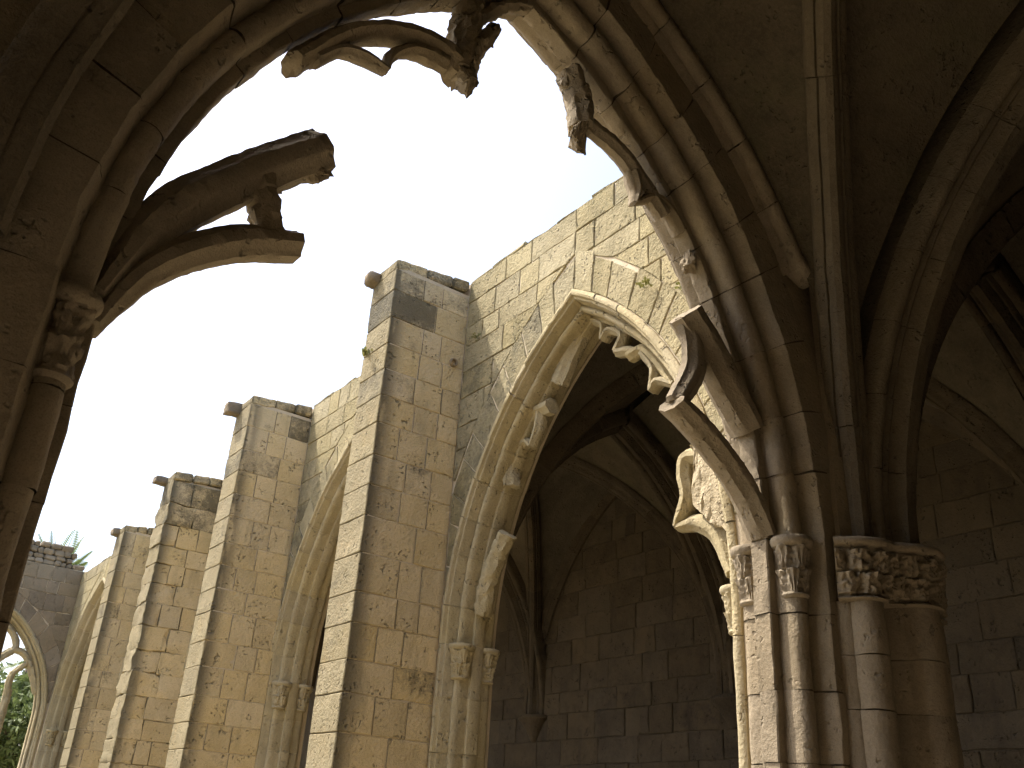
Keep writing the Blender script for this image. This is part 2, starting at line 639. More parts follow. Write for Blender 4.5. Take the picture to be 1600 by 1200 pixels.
def tracery_bar(parent, pts, M, t=0.31, depth=0.16, rough=0.004, mat='carved', end0=True, end1=True, name='tracery_bar', step=0.022, fat=1.0):
    """a moulded bar along (u, z, width): fillet, hollow chamfers, broken ends"""
    # resample with a Catmull-Rom spline
    P = [Vector(p) for p in pts]
    Q = [P[0] + (P[0] - P[1])] + P + [P[-1] + (P[-1] - P[-2])]
    path = []
    for i in range(1, len(Q) - 2):
        L = (Q[i + 1].to_2d() - Q[i].to_2d()).length
        k = max(2, int(L / step))
        for j in range(k):
            s = j / k
            a, b, c, d = Q[i - 1], Q[i], Q[i + 1], Q[i + 2]
            path.append(0.5 * ((2 * b) + (c - a) * s + (2 * a - 5 * b + 4 * c - d) * s * s + (3 * b - a - 3 * c + d) * s ** 3))
    path.append(P[-1])
    # section (across, depth) as fractions
    S = [(-0.16, -1.0), (0.16, -1.0), (0.22, -0.88), (0.31, -0.66), (0.41, -0.5), (0.5, -0.4), (0.5, 0.0), (0.5, 0.4), (0.41, 0.5), (0.31, 0.66), (0.22, 0.88), (0.16, 1.0), (-0.16, 1.0), (-0.22, 0.88),
         (-0.31, 0.66), (-0.41, 0.5), (-0.5, 0.4), (-0.5, 0.0), (-0.5, -0.4), (-0.41, -0.5), (-0.31, -0.66), (-0.22, -0.88)]
    m = len(S)
    sd = random.random() * 60
    V, F = [], []
    n = len(path)
    for i, p in enumerate(path):
        a, b = path[max(0, i - 1)], path[min(n - 1, i + 1)]
        tx, tz = b.x - a.x, b.y - a.y
        L = math.hypot(tx, tz) or 1
        nx, nz = -tz / L, tx / L
        wdt = max(p.z, 0.012) * fat
        dd = depth * 0.5 * min(1.0, 0.5 + wdt / 0.16)
        for (sx, sd_) in S:
            V.append(M(p.x + nx * sx * wdt, t + sd_ * dd, p.y + nz * sx * wdt))
    V = wear(V, rough, 7.0, sd, 0.8)
    if rough > 0.01:
        V = wear(V, rough * 0.8, 22.0, sd + 9, 0.6)
    for i in range(n - 1):
        for j in range(m):
            F.append((i * m + j, i * m + (j + 1) % m, (i + 1) * m + (j + 1) % m, (i + 1) * m + j))
    for flag, i in ((end0, 0), (end1, n - 1)):
        ring = [Vector(V[i * m + j]) for j in range(m)]
        cc = sum(ring, Vector()) / m
        if flag:
            k1 = len(V)
            for j in range(m):
                q = ring[j].lerp(cc, 0.5)
                nv = noise.noise_vector(q * 16 + Vector((sd, 0, 0)))
                V.append(tuple(q + nv * 0.022))
            k2 = len(V)
            V.append(tuple(cc + noise.noise_vector(cc * 9) * 0.03))
            for j in range(m):
                F.append((i * m + j, i * m + (j + 1) % m, k1 + (j + 1) % m, k1 + j))
                F.append((k1 + j, k1 + (j + 1) % m, k2))
        else:
            k2 = len(V)
            V.append(tuple(cc))
            for j in range(m):
                F.append((i * m + j, i * m + (j + 1) % m, k2))
    return mesh(name, V, F, mat, parent, 50)


def lump(parent, c, rad, mat, rough=0.35, name='broken_stump', squash=(1, 1, 1), sub=2):
    """angular fractured stone"""
    rg = random.Random(int(c[0] * 971 + c[2] * 577))
    bm = bmesh.new()
    for _ in range(16):
        d = Vector((rg.gauss(0, 1), rg.gauss(0, 1), rg.gauss(0, 1))).normalized() * rg.uniform(0.75, 1.15)
        bm.verts.new((d.x * squash[0] * rad, d.y * squash[1] * rad, d.z * squash[2] * rad))
    r = bmesh.ops.convex_hull(bm, input=bm.verts)
    junk = [g for g in r['geom_interior'] if isinstance(g, bmesh.types.BMVert)]
    if junk:
        bmesh.ops.delete(bm, geom=junk, context='VERTS')
    bmesh.ops.triangulate(bm, faces=bm.faces)
    bmesh.ops.subdivide_edges(bm, edges=bm.edges, cuts=5, use_grid_fill=True)
    bm.verts.index_update()
    V = [(c[0] + v.co.x, c[1] + v.co.y, c[2] + v.co.z) for v in bm.verts]
    F = [[v.index for v in f.verts] for f in bm.faces]
    bm.free()
    V = wear(V, rad * rough * 0.25, 1.1 / rad, rg.random() * 20, 0.5)
    V = wear(V, rad * rough * 0.28, 4.0 / rad, rg.random() * 20, 0.8)
    return mesh(name, V, F, mat, parent, 28)


def arch_masonry(parent, A, M, mat, nseg=8, hood=True, band=0.45, worn=0.004, zbot=FLOOR, sides=(-1, 1), courses=0.42, core='mortar', res=7, capmat='carved', caps=True, capworn=0.0, jambs=(-1, 1), stain=0.0, rs=1.0):
    """moulded arch ring and jambs, one object per stone, on a mortar backing"""
    parent = part('pointed_arch', parent)
    P = profile(hood, band, rs)
    Pi = inset(P)
    V, F = [], []
    for side in (-1, 1):
        v, f = sweep(A, side, Pi, M, 0, 1, 30)
        add(V, F, v, f)
        if side in jambs:
            v, f = jamb(A, side, Pi, M, zbot, A.z0, 1)
            add(V, F, v, f)
    mesh('mortar_backing', V, F, core, parent, 40)
    for side in (-1, 1):
        cuts = [0.0]
        for i in range(1, nseg):
            cuts.append((i + random.uniform(-0.18, 0.18)) / nseg)
        cuts.append(1.0)
        for a, b in zip(cuts, cuts[1:]):
            g = 0.0007
            v, f = sweep(A, side, P, M, a + (g if a > 0 else 0), b - (g if b < 1 else 0), res, random.uniform(-0.005, 0.005), random.uniform(-0.005, 0.005))
            v = wear(v, worn, 4.0, random.random() * 30, 0.7)
            mesh('arch_stone', v, f, mat, parent, 42, True, stain)
        if side in jambs:
            z = A.z0
            while z > zbot + 0.05:
                h = courses * random.uniform(0.85, 1.2)
                zb = max(zbot, z - h)
                if zb - zbot < 0.12:
                    zb = zbot
                v, f = jamb(A, side, P, M, zb + 0.002, z - 0.002, 4, random.uniform(-0.003, 0.003), random.uniform(-0.003, 0.003))
                v = wear(v, worn, 4.0, random.random() * 30, 0.7)
                mesh('jamb_stone', v, f, mat, parent, 42, True, stain)
                z = zb
            if caps:
                for t in (0.155, 0.465):
                    x, y, _ = M(A.c + side * (A.s + 0.115 * (rs if t < 0.3 else (rs + 1) / 2)), t, 0)
                    capital(parent, x, y, A.z0, worn=capworn, mat=capmat, a0=random.random() * 3)
    return parent


# wall frames: A the near arcade (garth side faces +Y), B the buttressed one (faces -X), C the far one (faces -Y)
YA = 3.87
MA = lambda u, t, z: (u, YA - t, z)
MB = lambda u, t, z: (5.0 + t, u, z)
YC = 24.6
MC = lambda u, t, z: (u, YC + t, z)
ARCH_A = Arch(2.475, 1.945, 1.72, 3.04)
ARCH_A2 = Arch(-2.35, 1.945, 1.72, 3.04)
ARCH_B = [Arch(6.08, 1.67, 1.70, 2.95), Arch(10.3, 1.62, 1.70, 2.9), Arch(14.03, 1.32, 1.70, 2.75), Arch(17.55, 1.42, 1.70, 2.8), Arch(22.35, 1.9, 1.70, 2.9)]
ARCH_C = Arch(3.45, 1.3, 1.9, 2.25)
TOPZ = 5.92
XB = 9.6            # back wall of the far walk
YBK = -0.75         # back wall of the near walk

# ------------------------------------------------------------------ the ground
V, F = box_geo((-900, -900, FLOOR - 0.6), (900, 900, FLOOR - 0.06))
mesh('ground', V, F, 'ground', None, None, kind='structure')
V, F = box_geo((-5.2, YBK, FLOOR - 0.3), (5.0, YA - 0.01, FLOOR))
mesh('walk_floor', V, F, 'paving', None, None, kind='structure')
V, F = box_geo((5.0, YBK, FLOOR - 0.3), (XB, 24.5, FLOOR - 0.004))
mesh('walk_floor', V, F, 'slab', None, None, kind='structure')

# ------------------------------------------------------------------ roofs over the walks
BAY_TOPS = [(3.86, 8.27, TOPZ), (8.27, 12.32, 5.66), (12.32, 15.73, 5.45), (15.73, 19.35, 5.36), (19.35, YC, 5.34)]
V, F = box_geo((-5.2, YBK - 0.5, TOPZ - 0.32), (5.3, YA - 0.3, TOPZ - 0.04))
add(V, F, *box_geo((5.3, YBK - 0.5, TOPZ - 0.31), (XB + 0.5, 3.86, TOPZ - 0.05)))
for (a, b, zt) in BAY_TOPS:
    add(V, F, *box_geo((5.35, a, zt - 0.30), (XB + 0.5, b, zt - 0.05)))
mesh('terrace_roof', V, F, 'slab', None, None, kind='structure')

# ------------------------------------------------------------------ buttresses
BUTT = [
    # y0, y1, x_out, z_top_wall, z_top_out, label, erode
    (8.0, 8.54, 4.02, 5.90, 5.80, 'tallest nearest sandy stone buttress with cracked joints beside the broad traceried arch', 0.005),
    (12.05, 12.6, 4.06, 5.60, 5.52, 'second stone buttress from the near arch, dark blotched stones at its top', 0.005),
    (15.47, 16.0, 4.17, 5.38, 5.30, 'third stone buttress with a ragged eroded front edge and blackened top', 0.03),
    (19.1, 19.6, 4.42, 5.28, 5.22, 'farthest stone buttress, shortest in the row, next to the palm', 0.004),
]


def buttress(i, y0, y1, xo, zt, zo, label, erode):
    r = random.Random(100 + i)
    t = thing('buttress', ((xo + 5) / 2, (y0 + y1) / 2, FLOOR), label, 'buttress', 'buttresses along the arcade wall')
    V, F = box_geo((xo + 0.022 + erode * 2.5, y0 + (0.008 if erode < 0.02 else 0.045), FLOOR - 0.1), (5.03, y1 - 0.014, zo - 0.1))
    mesh('mortar_core', V, F, 'mortar', t, None)
    z = FLOOR
    courses = []
    while z < zo - 0.16:
        h = r.uniform(0.29, 0.38)
        if zo - 0.14 - (z + h) < 0.2:
            h = zo - 0.14 - z
        courses.append((z, z + h))
        z += h
    for k, (za, zb) in enumerate(courses):
        top = max(0.0, (zb - (zo - 0.75)) / 0.75)
        st = lambda: min(1.0, max(0.0, 0.5 * top + (0.55 if r.random() < 0.06 + 0.45 * top else 0) - 0.08))
        er = erode if erode < 0.01 else erode * r.uniform(0.5, 1.3)
        q = r.uniform(0.24, 0.46) if k % 2 else r.uniform(0.40, 0.62)
        w = 4.999 - xo
        q = q * w
        cuts = [xo, xo + q]
        if w - q > 0.5:
            cuts.append(xo + q + (w - q) * r.uniform(0.4, 0.62))
        cuts.append(4.998)
        cut = 2 if i < 2 else 1
        for j, (a, b) in enumerate(zip(cuts, cuts[1:])):
            g = 0.0025
            pr = r.uniform(-0.004, 0.003)
            front = j == 0
            lo = (a + (0 if front else g), y0 + pr, za + g)
            hi = (b - g, (y1 if front else y0 + 0.2), zb - g)
            s = st() + (0.2 if front and er < 0.02 and r.random() < 0.3 else 0)
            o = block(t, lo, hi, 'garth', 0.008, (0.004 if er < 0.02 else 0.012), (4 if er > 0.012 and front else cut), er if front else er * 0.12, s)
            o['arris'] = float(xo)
        # far side, plain
        block(t, (cuts[1] + 0.004, y1 - 0.2, za + 0.004), (4.998, y1 + r.uniform(-0.004, 0.004), zb - 0.004), 'garth', 0.011, 0.005, 0, 0, 0.1)
    # weathered coping, tilted outwards
    cu = [xo, xo + (5 - xo) * r.uniform(0.36, 0.46), xo + (5 - xo) * r.uniform(0.66, 0.76), 4.99]
    for a, b in zip(cu, cu[1:]):
        V, F = rough_box((a + 0.003, y0 + r.uniform(-0.008, 0.004), -0.075), (b - 0.003, y1 + 0.004, 0.075 + r.uniform(-0.012, 0.004)), 0.02, 0.010, 3, 0.010)
        V = [(x, y, z + zo + (zt - zo) * (x - xo) / (5 - xo) - 0.072) for x, y, z in V]
        mesh('top_stone', V, F, 'garth', t, 40, True, r.uniform(0.55, 0.8))
    # water spout stub beside the top
    ln, dz = r.uniform(0.12, 0.2), r.uniform(0.1, 0.16)
    V, F = rough_box((xo - ln, y1 - 0.16, zo - 0.03 - dz), (xo + 0.1, y1 + 0.05, zo - 0.02), 0.03 if i == 0 else 0.012, 0.014, 3, 0.02)
    mesh('water_spout', V, F, 'grey', t, 50, True, 0.2)
    if i == 0:
        # small round drain mouth in the side
        n = 20
        V, F = [], []
        prof = [(0.035, -0.035), (0.045, -0.035), (0.05, -0.02), (0.05, 0.03), (0.03, 0.03), (0.03, -0.02)]
        for k in range(n):
            a = 2 * math.pi * k / n
            for (rr, dy) in prof:
                V.append((4.86 + rr * math.cos(a), y0 + dy, 4.77 + rr * math.sin(a)))
        m = len(prof)
        for k in range(n):
            for j in range(m):
                F.append((k * m + j, k * m + (j + 1) % m, ((k + 1) % n) * m + (j + 1) % m, ((k + 1) % n) * m + j))
        mesh('drain_mouth', V, F, 'grey', t, 40)
    return t


for i, a in enumerate(BUTT):
    buttress(i, *a)

# ------------------------------------------------------------------ the buttressed arcade wall (B)
tB = thing('arcade_wall', (5.3, 14, FLOOR), 'long sunlit arcade wall of pitted stone with pointed arches between buttresses', 'wall')
for _A, (a, b, zt) in zip(ARCH_B, BAY_TOPS):
    wall_core('wall_core', tB, MB, [_A], a, b, zt - 0.05, 'mortar', rc=0.15)


def facing(parent, A, M, ua, ub, ztop, mat, zmin, rmax=0.42, rin=0.372, nv=11, rr=random, ring=True, rowh=(0.26, 0.36), bw=(0.34, 0.66), stain_f=None, sub=2, proud=0.004, jit=0.006):
    """coursed facing stones round one arch, with a ring of voussoirs"""
    rout = rin + rmax
    if ring:
        for side in (-1, 1):
            k0 = 0.12
            n = nv
            cu = [k0 + (1 - k0) * (i + (rr.uniform(-0.2, 0.2) if 0 < i < n else 0)) / n for i in range(n + 1)]
            for a, b in zip(cu, cu[1:]):
                ro = rout * rr.uniform(0.9, 1.02)
                poly = [A.pt(side, rin, a), A.pt(side, rin, (a + b) / 2), A.pt(side, rin, b), A.pt(side, ro, b), A.pt(side, ro, (a + b) / 2), A.pt(side, ro, a)]
                mid = A.pt(side, rin + 0.2, (a + b) / 2)
                lim_a, lim_b = ua + 0.005, ub - 0.005
                poly = clip(clip(poly if area(poly) > 0 else poly[::-1], (lim_a, 9), (lim_a, -9)), (lim_b, -9), (lim_b, 9))
                if len(poly) >= 3 and abs(area(poly)) > 0.004:
                    poly_block(parent, poly, M, mat, 0.005, proud + rr.uniform(-0.004, 0.004), 0.08, 0.009, jit, sub, stain_f(mid) if stain_f else 0, 'voussoir')
    z = ztop
    while z > zmin:
        h = rr.uniform(*rowh)
        zb = z - h
        r = rout - 0.02 if ring else rin
        for side in (-1, 1):
            e0, e1 = A.half(r, zb), A.half(r, z)
            lim = ua if side < 0 else ub
            u = lim
            guard = 0
            while guard < 30:
                guard += 1
                wd = rr.uniform(*bw)
                u2 = u + (-side) * wd
                stop = False
                if (u2 - A.c) * side < 0.12:
                    u2 = A.c
                    stop = True
                lo, hi = min(u, u2), max(u, u2)
                poly = [(lo, zb), (hi, zb), (hi, z), (lo, z)]
                if e0 > 0:
                    p0 = (A.c + side * e0, zb)
                    p1 = (A.c + side * max(e1, 0.0), z) if e1 > 0 else (A.c, min(z, A.top(r)))
                    poly = clip(poly, p0, p1) if side < 0 else clip(poly, p1, p0)
                if len(poly) >= 3 and abs(area(poly)) > 0.006:
                    mid = (sum(p[0] for p in poly) / len(poly), sum(p[1] for p in poly) / len(poly))
                    poly_block(parent, poly, M, mat, 0.004, proud + rr.uniform(-0.004, 0.005), 0.08, 0.007, jit, sub, stain_f(mid) if stain_f else 0)
                u = u2
                if stop:
                    break
        z = zb


_rr = random.Random(31)


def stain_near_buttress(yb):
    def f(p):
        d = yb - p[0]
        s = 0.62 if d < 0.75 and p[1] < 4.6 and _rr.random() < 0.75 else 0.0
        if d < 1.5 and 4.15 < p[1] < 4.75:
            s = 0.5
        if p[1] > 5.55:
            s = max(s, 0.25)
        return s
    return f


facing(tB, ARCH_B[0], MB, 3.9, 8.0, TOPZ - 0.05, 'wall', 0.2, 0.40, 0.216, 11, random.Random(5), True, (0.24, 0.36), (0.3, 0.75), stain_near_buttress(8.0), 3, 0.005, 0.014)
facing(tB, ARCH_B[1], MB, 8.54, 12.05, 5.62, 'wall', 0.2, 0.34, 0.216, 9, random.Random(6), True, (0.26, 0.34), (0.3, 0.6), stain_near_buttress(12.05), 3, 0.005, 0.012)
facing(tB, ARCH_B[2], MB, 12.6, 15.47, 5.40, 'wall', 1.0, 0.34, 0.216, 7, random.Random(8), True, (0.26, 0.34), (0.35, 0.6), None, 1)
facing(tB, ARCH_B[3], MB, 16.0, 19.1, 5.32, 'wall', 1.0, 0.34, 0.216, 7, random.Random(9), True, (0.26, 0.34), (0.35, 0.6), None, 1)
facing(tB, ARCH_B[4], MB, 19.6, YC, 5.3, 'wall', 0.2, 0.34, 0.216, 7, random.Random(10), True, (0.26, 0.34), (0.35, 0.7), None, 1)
ARCH_PART = []
for k, A in enumerate(ARCH_B):
    ARCH_PART.append(arch_masonry(tB, A, MB, 'carved', 9 if k < 2 else 5, True, 0.40, 0.005, FLOOR, caps=(k < 2 or k == 4), res=7 if k < 2 else 5, rs=0.58))
# coping course along the wall top
u = 3.9
rk = random.Random(12)
tops = [(3.9, 8.0, TOPZ), (8.54, 12.05, 5.66), (12.6, 15.47, 5.45), (16.0, 19.1, 5.36), (19.6, YC, 5.34)]
for (a, b, zt) in tops:
    u = a
    while u < b - 0.05:
        u2 = min(b, u + rk.uniform(0.5, 0.9))
        if b - u2 < 0.25:
            u2 = b
        block(tB, (5.0 + rk.uniform(-0.006, 0.006), u + 0.003, zt - 0.06), (5.42, u2 - 0.003, zt + rk.uniform(-0.02, 0.012)), 'wall', 0.02, 0.012, 3, 0.012, rk.uniform(0.3, 0.6), 'coping_stone')
        u = u2

# broken tracery of B
B_BARS = {
    'b1': ([(6.24, 4.72, 0.15), (6.46, 4.50, 0.2), (6.66, 4.2, 0.2)], 0.008),
    'b2': ([(6.76, 3.99, 0.15), (7.01, 3.98, 0.12), (7.21, 3.82, 0.11), (7.36, 3.6, 0.11)], 0.004),
    'b2b': ([(6.92, 3.98, 0.1), (6.95, 3.78, 0.08), (7.05, 3.62, 0.05)], 0.003),
    'b2c': ([(7.05, 3.62, 0.05), (7.13, 3.69, 0.08), (7.27, 3.66, 0.08)], 0.003),
    'b3': ([(7.33, 3.64, 0.11), (7.39, 3.45, 0.14), (7.39, 3.26, 0.15)], 0.012),
    'b4': ([(7.42, 2.76, 0.17), (7.56, 2.57, 0.17), (7.70, 2.31, 0.17), (7.78, 1.98, 0.13)], 0.012),
    'b5a': ([(6.14, 4.74, 0.08), (5.95, 4.59, 0.08), (5.98, 4.44, 0.05)], 0.004),
    'b5b': ([(5.98, 4.44, 0.05), (5.85, 4.5, 0.08), (5.68, 4.37, 0.09), (5.76, 4.22, 0.09)], 0.004),
    'b5c': ([(5.76, 4.22, 0.09), (5.61, 4.17, 0.09), (5.49, 4.12, 0.06)], 0.004),
    'b5d': ([(5.59, 4.11, 0.1), (5.39, 4.1, 0.1), (5.17, 3.84, 0.1), (5.02, 3.6, 0.08)], 0.004),
    'b5e': ([(5.4, 4.06, 0.08), (5.26, 3.84, 0.08), (5.31, 3.64, 0.04)], 0.003),
    'b5f': ([(5.31, 3.64, 0.04), (5.21, 3.71, 0.07), (5.0, 3.6, 0.07)], 0.003),
    'b6': ([(4.74, 2.86, 0.12), (4.92, 2.88, 0.125), (4.96, 2.74, 0.12), (4.93, 2.56, 0.11), (4.97, 2.44, 0.10), (5.04, 2.32, 0.05)], 0.003),
    'b6b': ([(5.04, 2.32, 0.06), (4.82, 2.31, 0.13), (4.63, 2.17, 0.14), (4.50, 1.86, 0.12)], 0.003),
}
for k, (pts, rough) in B_BARS.items():
    if not k.startswith('b6'):
        pts = [(6.05 + (u - 6.05) * 0.975, 3.0 + (z - 3.0) * 0.975, w) for u, z, w in pts]
    tracery_bar(ARCH_PART[0], pts, MB, 0.31, 0.19 if len(k) == 2 else 0.16, rough, fat=1.08)
# the raw spandrel left where the tracery broke away
poly = [(4.79, 2.93), (4.62, 2.98), (4.36, 2.3), (4.40, 2.12), (4.61, 2.23), (4.79, 2.43)]
V, F = [], []
nn = 9
for tt in (0.2, 0.4):
    for (u, z) in poly:
        V.append(MB(u, tt, z))
bm = bmesh.new()
vs = [bm.verts.new(v) for v in V]
m = len(poly)
bm.faces.new(vs[:m])
bm.faces.new(vs[m:])
for i in range(m):
    bm.faces.new((vs[i], vs[(i + 1) % m], vs[m + (i + 1) % m], vs[m + i]))
bmesh.ops.triangulate(bm, faces=bm.faces)
bmesh.ops.subdivide_edges(bm, edges=bm.edges, cuts=7, use_grid_fill=True)
bm.verts.index_update()
V = wear(wear([tuple(v.co) for v in bm.verts], 0.02, 9.0, 3, 0.9), 0.012, 30, 7, 0.6)
F = [[v.index for v in f.verts] for f in bm.faces]
bm.free()
mesh('broken_spandrel', V, F, 'broken', ARCH_PART[0], 30)

# ------------------------------------------------------------------ the near arcade wall (A) with its great broken arch
tA = thing('arcade_wall', (2.5, 3.6, FLOOR), 'shaded near arcade wall whose great pointed arch frames the sky with broken tracery', 'wall')
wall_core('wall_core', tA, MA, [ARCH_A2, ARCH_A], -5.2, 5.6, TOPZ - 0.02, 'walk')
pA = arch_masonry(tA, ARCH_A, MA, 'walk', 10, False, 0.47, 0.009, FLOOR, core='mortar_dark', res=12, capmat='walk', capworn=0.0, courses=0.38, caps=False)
for side, worn in ((-1, 0.8), (1, 0.0)):
    for t in (0.155, 0.465):
        x, y, _ = MA(ARCH_A.c + side * (ARCH_A.s + 0.115), t, 0)
        capital(pA, x, y, ARCH_A.z0, worn=worn, mat='walk', h=0.36, r0=0.066, r1=0.088 if side > 0 else 0.07)
# simple second opening to the side
v, f = [], []
for side in (-1, 1):
    a, b = sweep(ARCH_A2, side, inset(profile(False)), MA, 0, 1, 24)
    add(v, f, a, b)
    a, b = jamb(ARCH_A2, side, inset(profile(False)), MA, FLOOR, ARCH_A2.z0, 1)
    add(v, f, a, b)
mesh('arch_moulding', v, f, 'walk', tA)

A_BARS = {
    'a1': ([(0.50, 1.80, 0.08), (0.60, 2.12, 0.14), (0.71, 2.33, 0.17), (0.87, 2.53, 0.175), (1.04, 2.72, 0.175), (1.29, 2.97, 0.175)], 0.006),
    'a2': ([(0.52, 1.68, 0.06), (0.58, 1.85, 0.095), (0.67, 2.01, 0.11), (0.82, 2.17, 0.12), (1.02, 2.31, 0.125), (1.26, 2.4, 0.105)], 0.004),
    'a3': ([(1.04, 2.66, 0.11), (1.07, 2.55, 0.09), (1.11, 2.42, 0.10), (1.17, 2.36, 0.12)], 0.022),
    'a4': ([(1.07, 3.4, 0.095), (1.25, 3.68, 0.093), (1.45, 3.87, 0.09), (1.68, 3.99, 0.1), (1.89, 4.01, 0.117), (2.01, 3.98, 0.147)], 0.006),
    'a4b': ([(1.17, 3.49, 0.07), (1.3, 3.64, 0.053), (1.44, 3.68, 0.054), (1.57, 3.67, 0.027)], 0.003),
    'a4c': ([(1.57, 3.67, 0.027), (1.58, 3.77, 0.055), (1.64, 3.86, 0.056), (1.75, 3.93, 0.079), (1.92, 3.95, 0.109)], 0.008),
    'a5': ([(2.0, 3.93, 0.147), (2.02, 4.22, 0.135), (2.04, 4.66, 0.155)], 0.02),
    'a5b': ([(2.02, 4.09, 0.126), (2.16, 4.27, 0.099), (2.24, 4.45, 0.055)], 0.022),
    'a5c': ([(2.04, 4.36, 0.092), (2.23, 4.60, 0.079), (2.49, 4.83, 0.082)], 0.016),
    'a7': ([(2.82, 4.46, 0.107), (2.91, 4.26, 0.123), (2.94, 4.07, 0.137)], 0.012),
    'a7b': ([(2.99, 4.12, 0.107), (3.25, 4.06, 0.108), (3.45, 3.91, 0.109), (3.65, 3.73, 0.101)], 0.005),
    'a7c': ([(3.37, 3.94, 0.083), (3.41, 3.81, 0.058), (3.39, 3.71, 0.025)], 0.003),
    'a7d': ([(3.39, 3.71, 0.025), (3.54, 3.82, 0.067), (3.69, 3.8, 0.068), (3.81, 3.67, 0.068)], 0.003),
    'a8': ([(4.38, 2.42, 0.13), (4.2, 2.66, 0.19), (4.01, 2.90, 0.20), (3.84, 3.07, 0.20)], 0.004),
    'a9': ([(4.46, 1.75, 0.10), (4.31, 2.0, 0.135), (4.08, 2.2, 0.135), (3.87, 2.33, 0.13), (3.7, 2.4, 0.095)], 0.004),
    'a10': ([(3.85, 3.04, 0.13), (3.90, 2.88, 0.135), (3.89, 2.67, 0.135), (3.73, 2.41, 0.095)], 0.005),
}
for k, (pts, rough) in A_BARS.items():
    tracery_bar(pA, pts, MA, 0.31, 0.24 if k in ('a8', 'a1') else (0.2 if len(k) == 2 else 0.13), rough, 'walk', fat=1.22 if k in ('a1', 'a2', 'a3', 'a10') else 1.08)
for (u, z, r, q) in ((2.03, 3.90, 0.125, (1, 0.9, 1)), (2.80, 4.40, 0.065, (0.8, 1, 1.3)), (2.94, 3.99, 0.10, (0.8, 0.9, 1.2)), (3.90, 3.50, 0.08, (0.8, 1, 1.4)), (1.22, 2.89, 0.125, (1.15, 0.95, 0.95)), (2.08, 4.05, 0.09, (1, 1, 1)), (1.08, 2.7, 0.09, (1, .9, 1)), (3.02, 4.12, 0.06, (1, 1, 1))):
    lump(pA, MA(u, 0.31, z), r, 'walk', 0.4, 'broken_stump', q)

# wall rib over the near arch (formeret) with its little corbel returns
PR = [(0.47, 0.60), (0.475, 0.645), (0.49, 0.66)] + roll(0.545, 0.70, 0.052, 215, -10, 9) + [(0.61, 0.66), (0.63, 0.645), (0.67, 0.65), (0.70, 0.70), (0.74, 0.715), (0.80, 0.70), (0.82, 0.6)]
for side in (-1, 1):
    f0 = 0.40
    ns = 6
    for i in range(ns):
        a = f0 + (1 - f0) * i / ns
        b = f0 + (1 - f0) * (i + 1) / ns
        v, f = sweep(ARCH_A, side, PR, MA, a + (0.001 if i else 0), b - (0.001 if i < ns - 1 else 0), 8, random.uniform(-0.003, 0.003))
        mesh('wall_rib_stone', wear(v, 0.004, 4, random.random() * 30, 0.7), f, 'walk', tA, 45)
    u, z = ARCH_A.pt(side, 0.56, f0)
    V, F = rough_box((-0.10, -0.09, -0.075), (0.10, 0.06, 0.05), 0.03, 0.006, 2, 0.01)
    V = [(u + x + side * 0.03, YA - 0.66 + y, z + zz + 0.35 * x * -side) for x, y, zz in V]
    mesh('rib_stop', V, F, 'walk', tA, 50)

# ------------------------------------------------------------------ corner pier: clustered shafts with one great carved capital
tP = thing('clustered_pier', (5.1, 3.3, FLOOR), 'shaded corner pier of clustered shafts under one broad leaf carved capital', 'pier')


def arcpts(cx, cy, r, a0, a1, n):
    return [(cx + r * math.cos(math.radians(a0 + (a1 - a0) * i / n)), cy + r * math.sin(math.radians(a0 + (a1 - a0) * i / n))) for i in range(n + 1)]


PLAN = [(4.70, 3.40), (4.70, 3.235), (4.725, 3.19)]
PLAN += arcpts(4.84, 3.155, 0.105, 165, 345, 12)
PLAN += [(4.965, 3.15), (5.0, 3.13), (5.02, 3.08), (5.045, 3.06)]
PLAN += arcpts(5.19, 3.06, 0.135, 185, 355, 12)
PLAN += [(5.345, 3.08), (5.36, 3.13), (5.40, 3.15)]
PLAN += arcpts(5.51, 3.185, 0.10, 200, 350, 10)
PLAN += [(5.63, 3.22), (5.66, 3.27), (5.68, 3.5), (5.68, 3.9), (5.55, 3.9), (5.0, 3.5)]
CAPZ0, CAPZ1 = 1.36, 1.70


def prism_plan(plan, z0, z1, n, off=0.0):
    m = len(plan)
    V, F = [], []
    for i in range(n + 1):
        z = z0 + (z1 - z0) * i / n
        V += [(x, y, z) for x, y in plan]
    for i in range(n):
        for j in range(m):
            F.append((i * m + j, i * m + (j + 1) % m, (i + 1) * m + (j + 1) % m, (i + 1) * m + j))
    F.append(tuple(range(m)))
    F.append(tuple(n * m + j for j in range(m)))
    return V, F


core = [(x + (5.19 - x) * 0.03, y + (3.45 - y) * 0.05) for x, y in PLAN]
V, F = prism_plan(core, FLOOR, CAPZ1 - 0.02, 1)
mesh('mortar_core', V, F, 'mortar_dark', tP, 40)
z = CAPZ0
rp = random.Random(4)
while z > FLOOR + 0.01:
    zb = max(FLOOR, z - rp.uniform(0.29, 0.36))
    if zb - FLOOR < 0.1:
        zb = FLOOR
    dx, dy = rp.uniform(-0.004, 0.004), rp.uniform(-0.004, 0.004)
    V, F = prism_plan([(x + dx, y + dy) for x, y in PLAN], zb + 0.003, z - 0.003, 5)
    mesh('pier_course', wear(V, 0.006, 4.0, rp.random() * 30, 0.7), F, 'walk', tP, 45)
    z = zb
# the great capital follows the cluster
out = [p for p in PLAN[1:-3]]
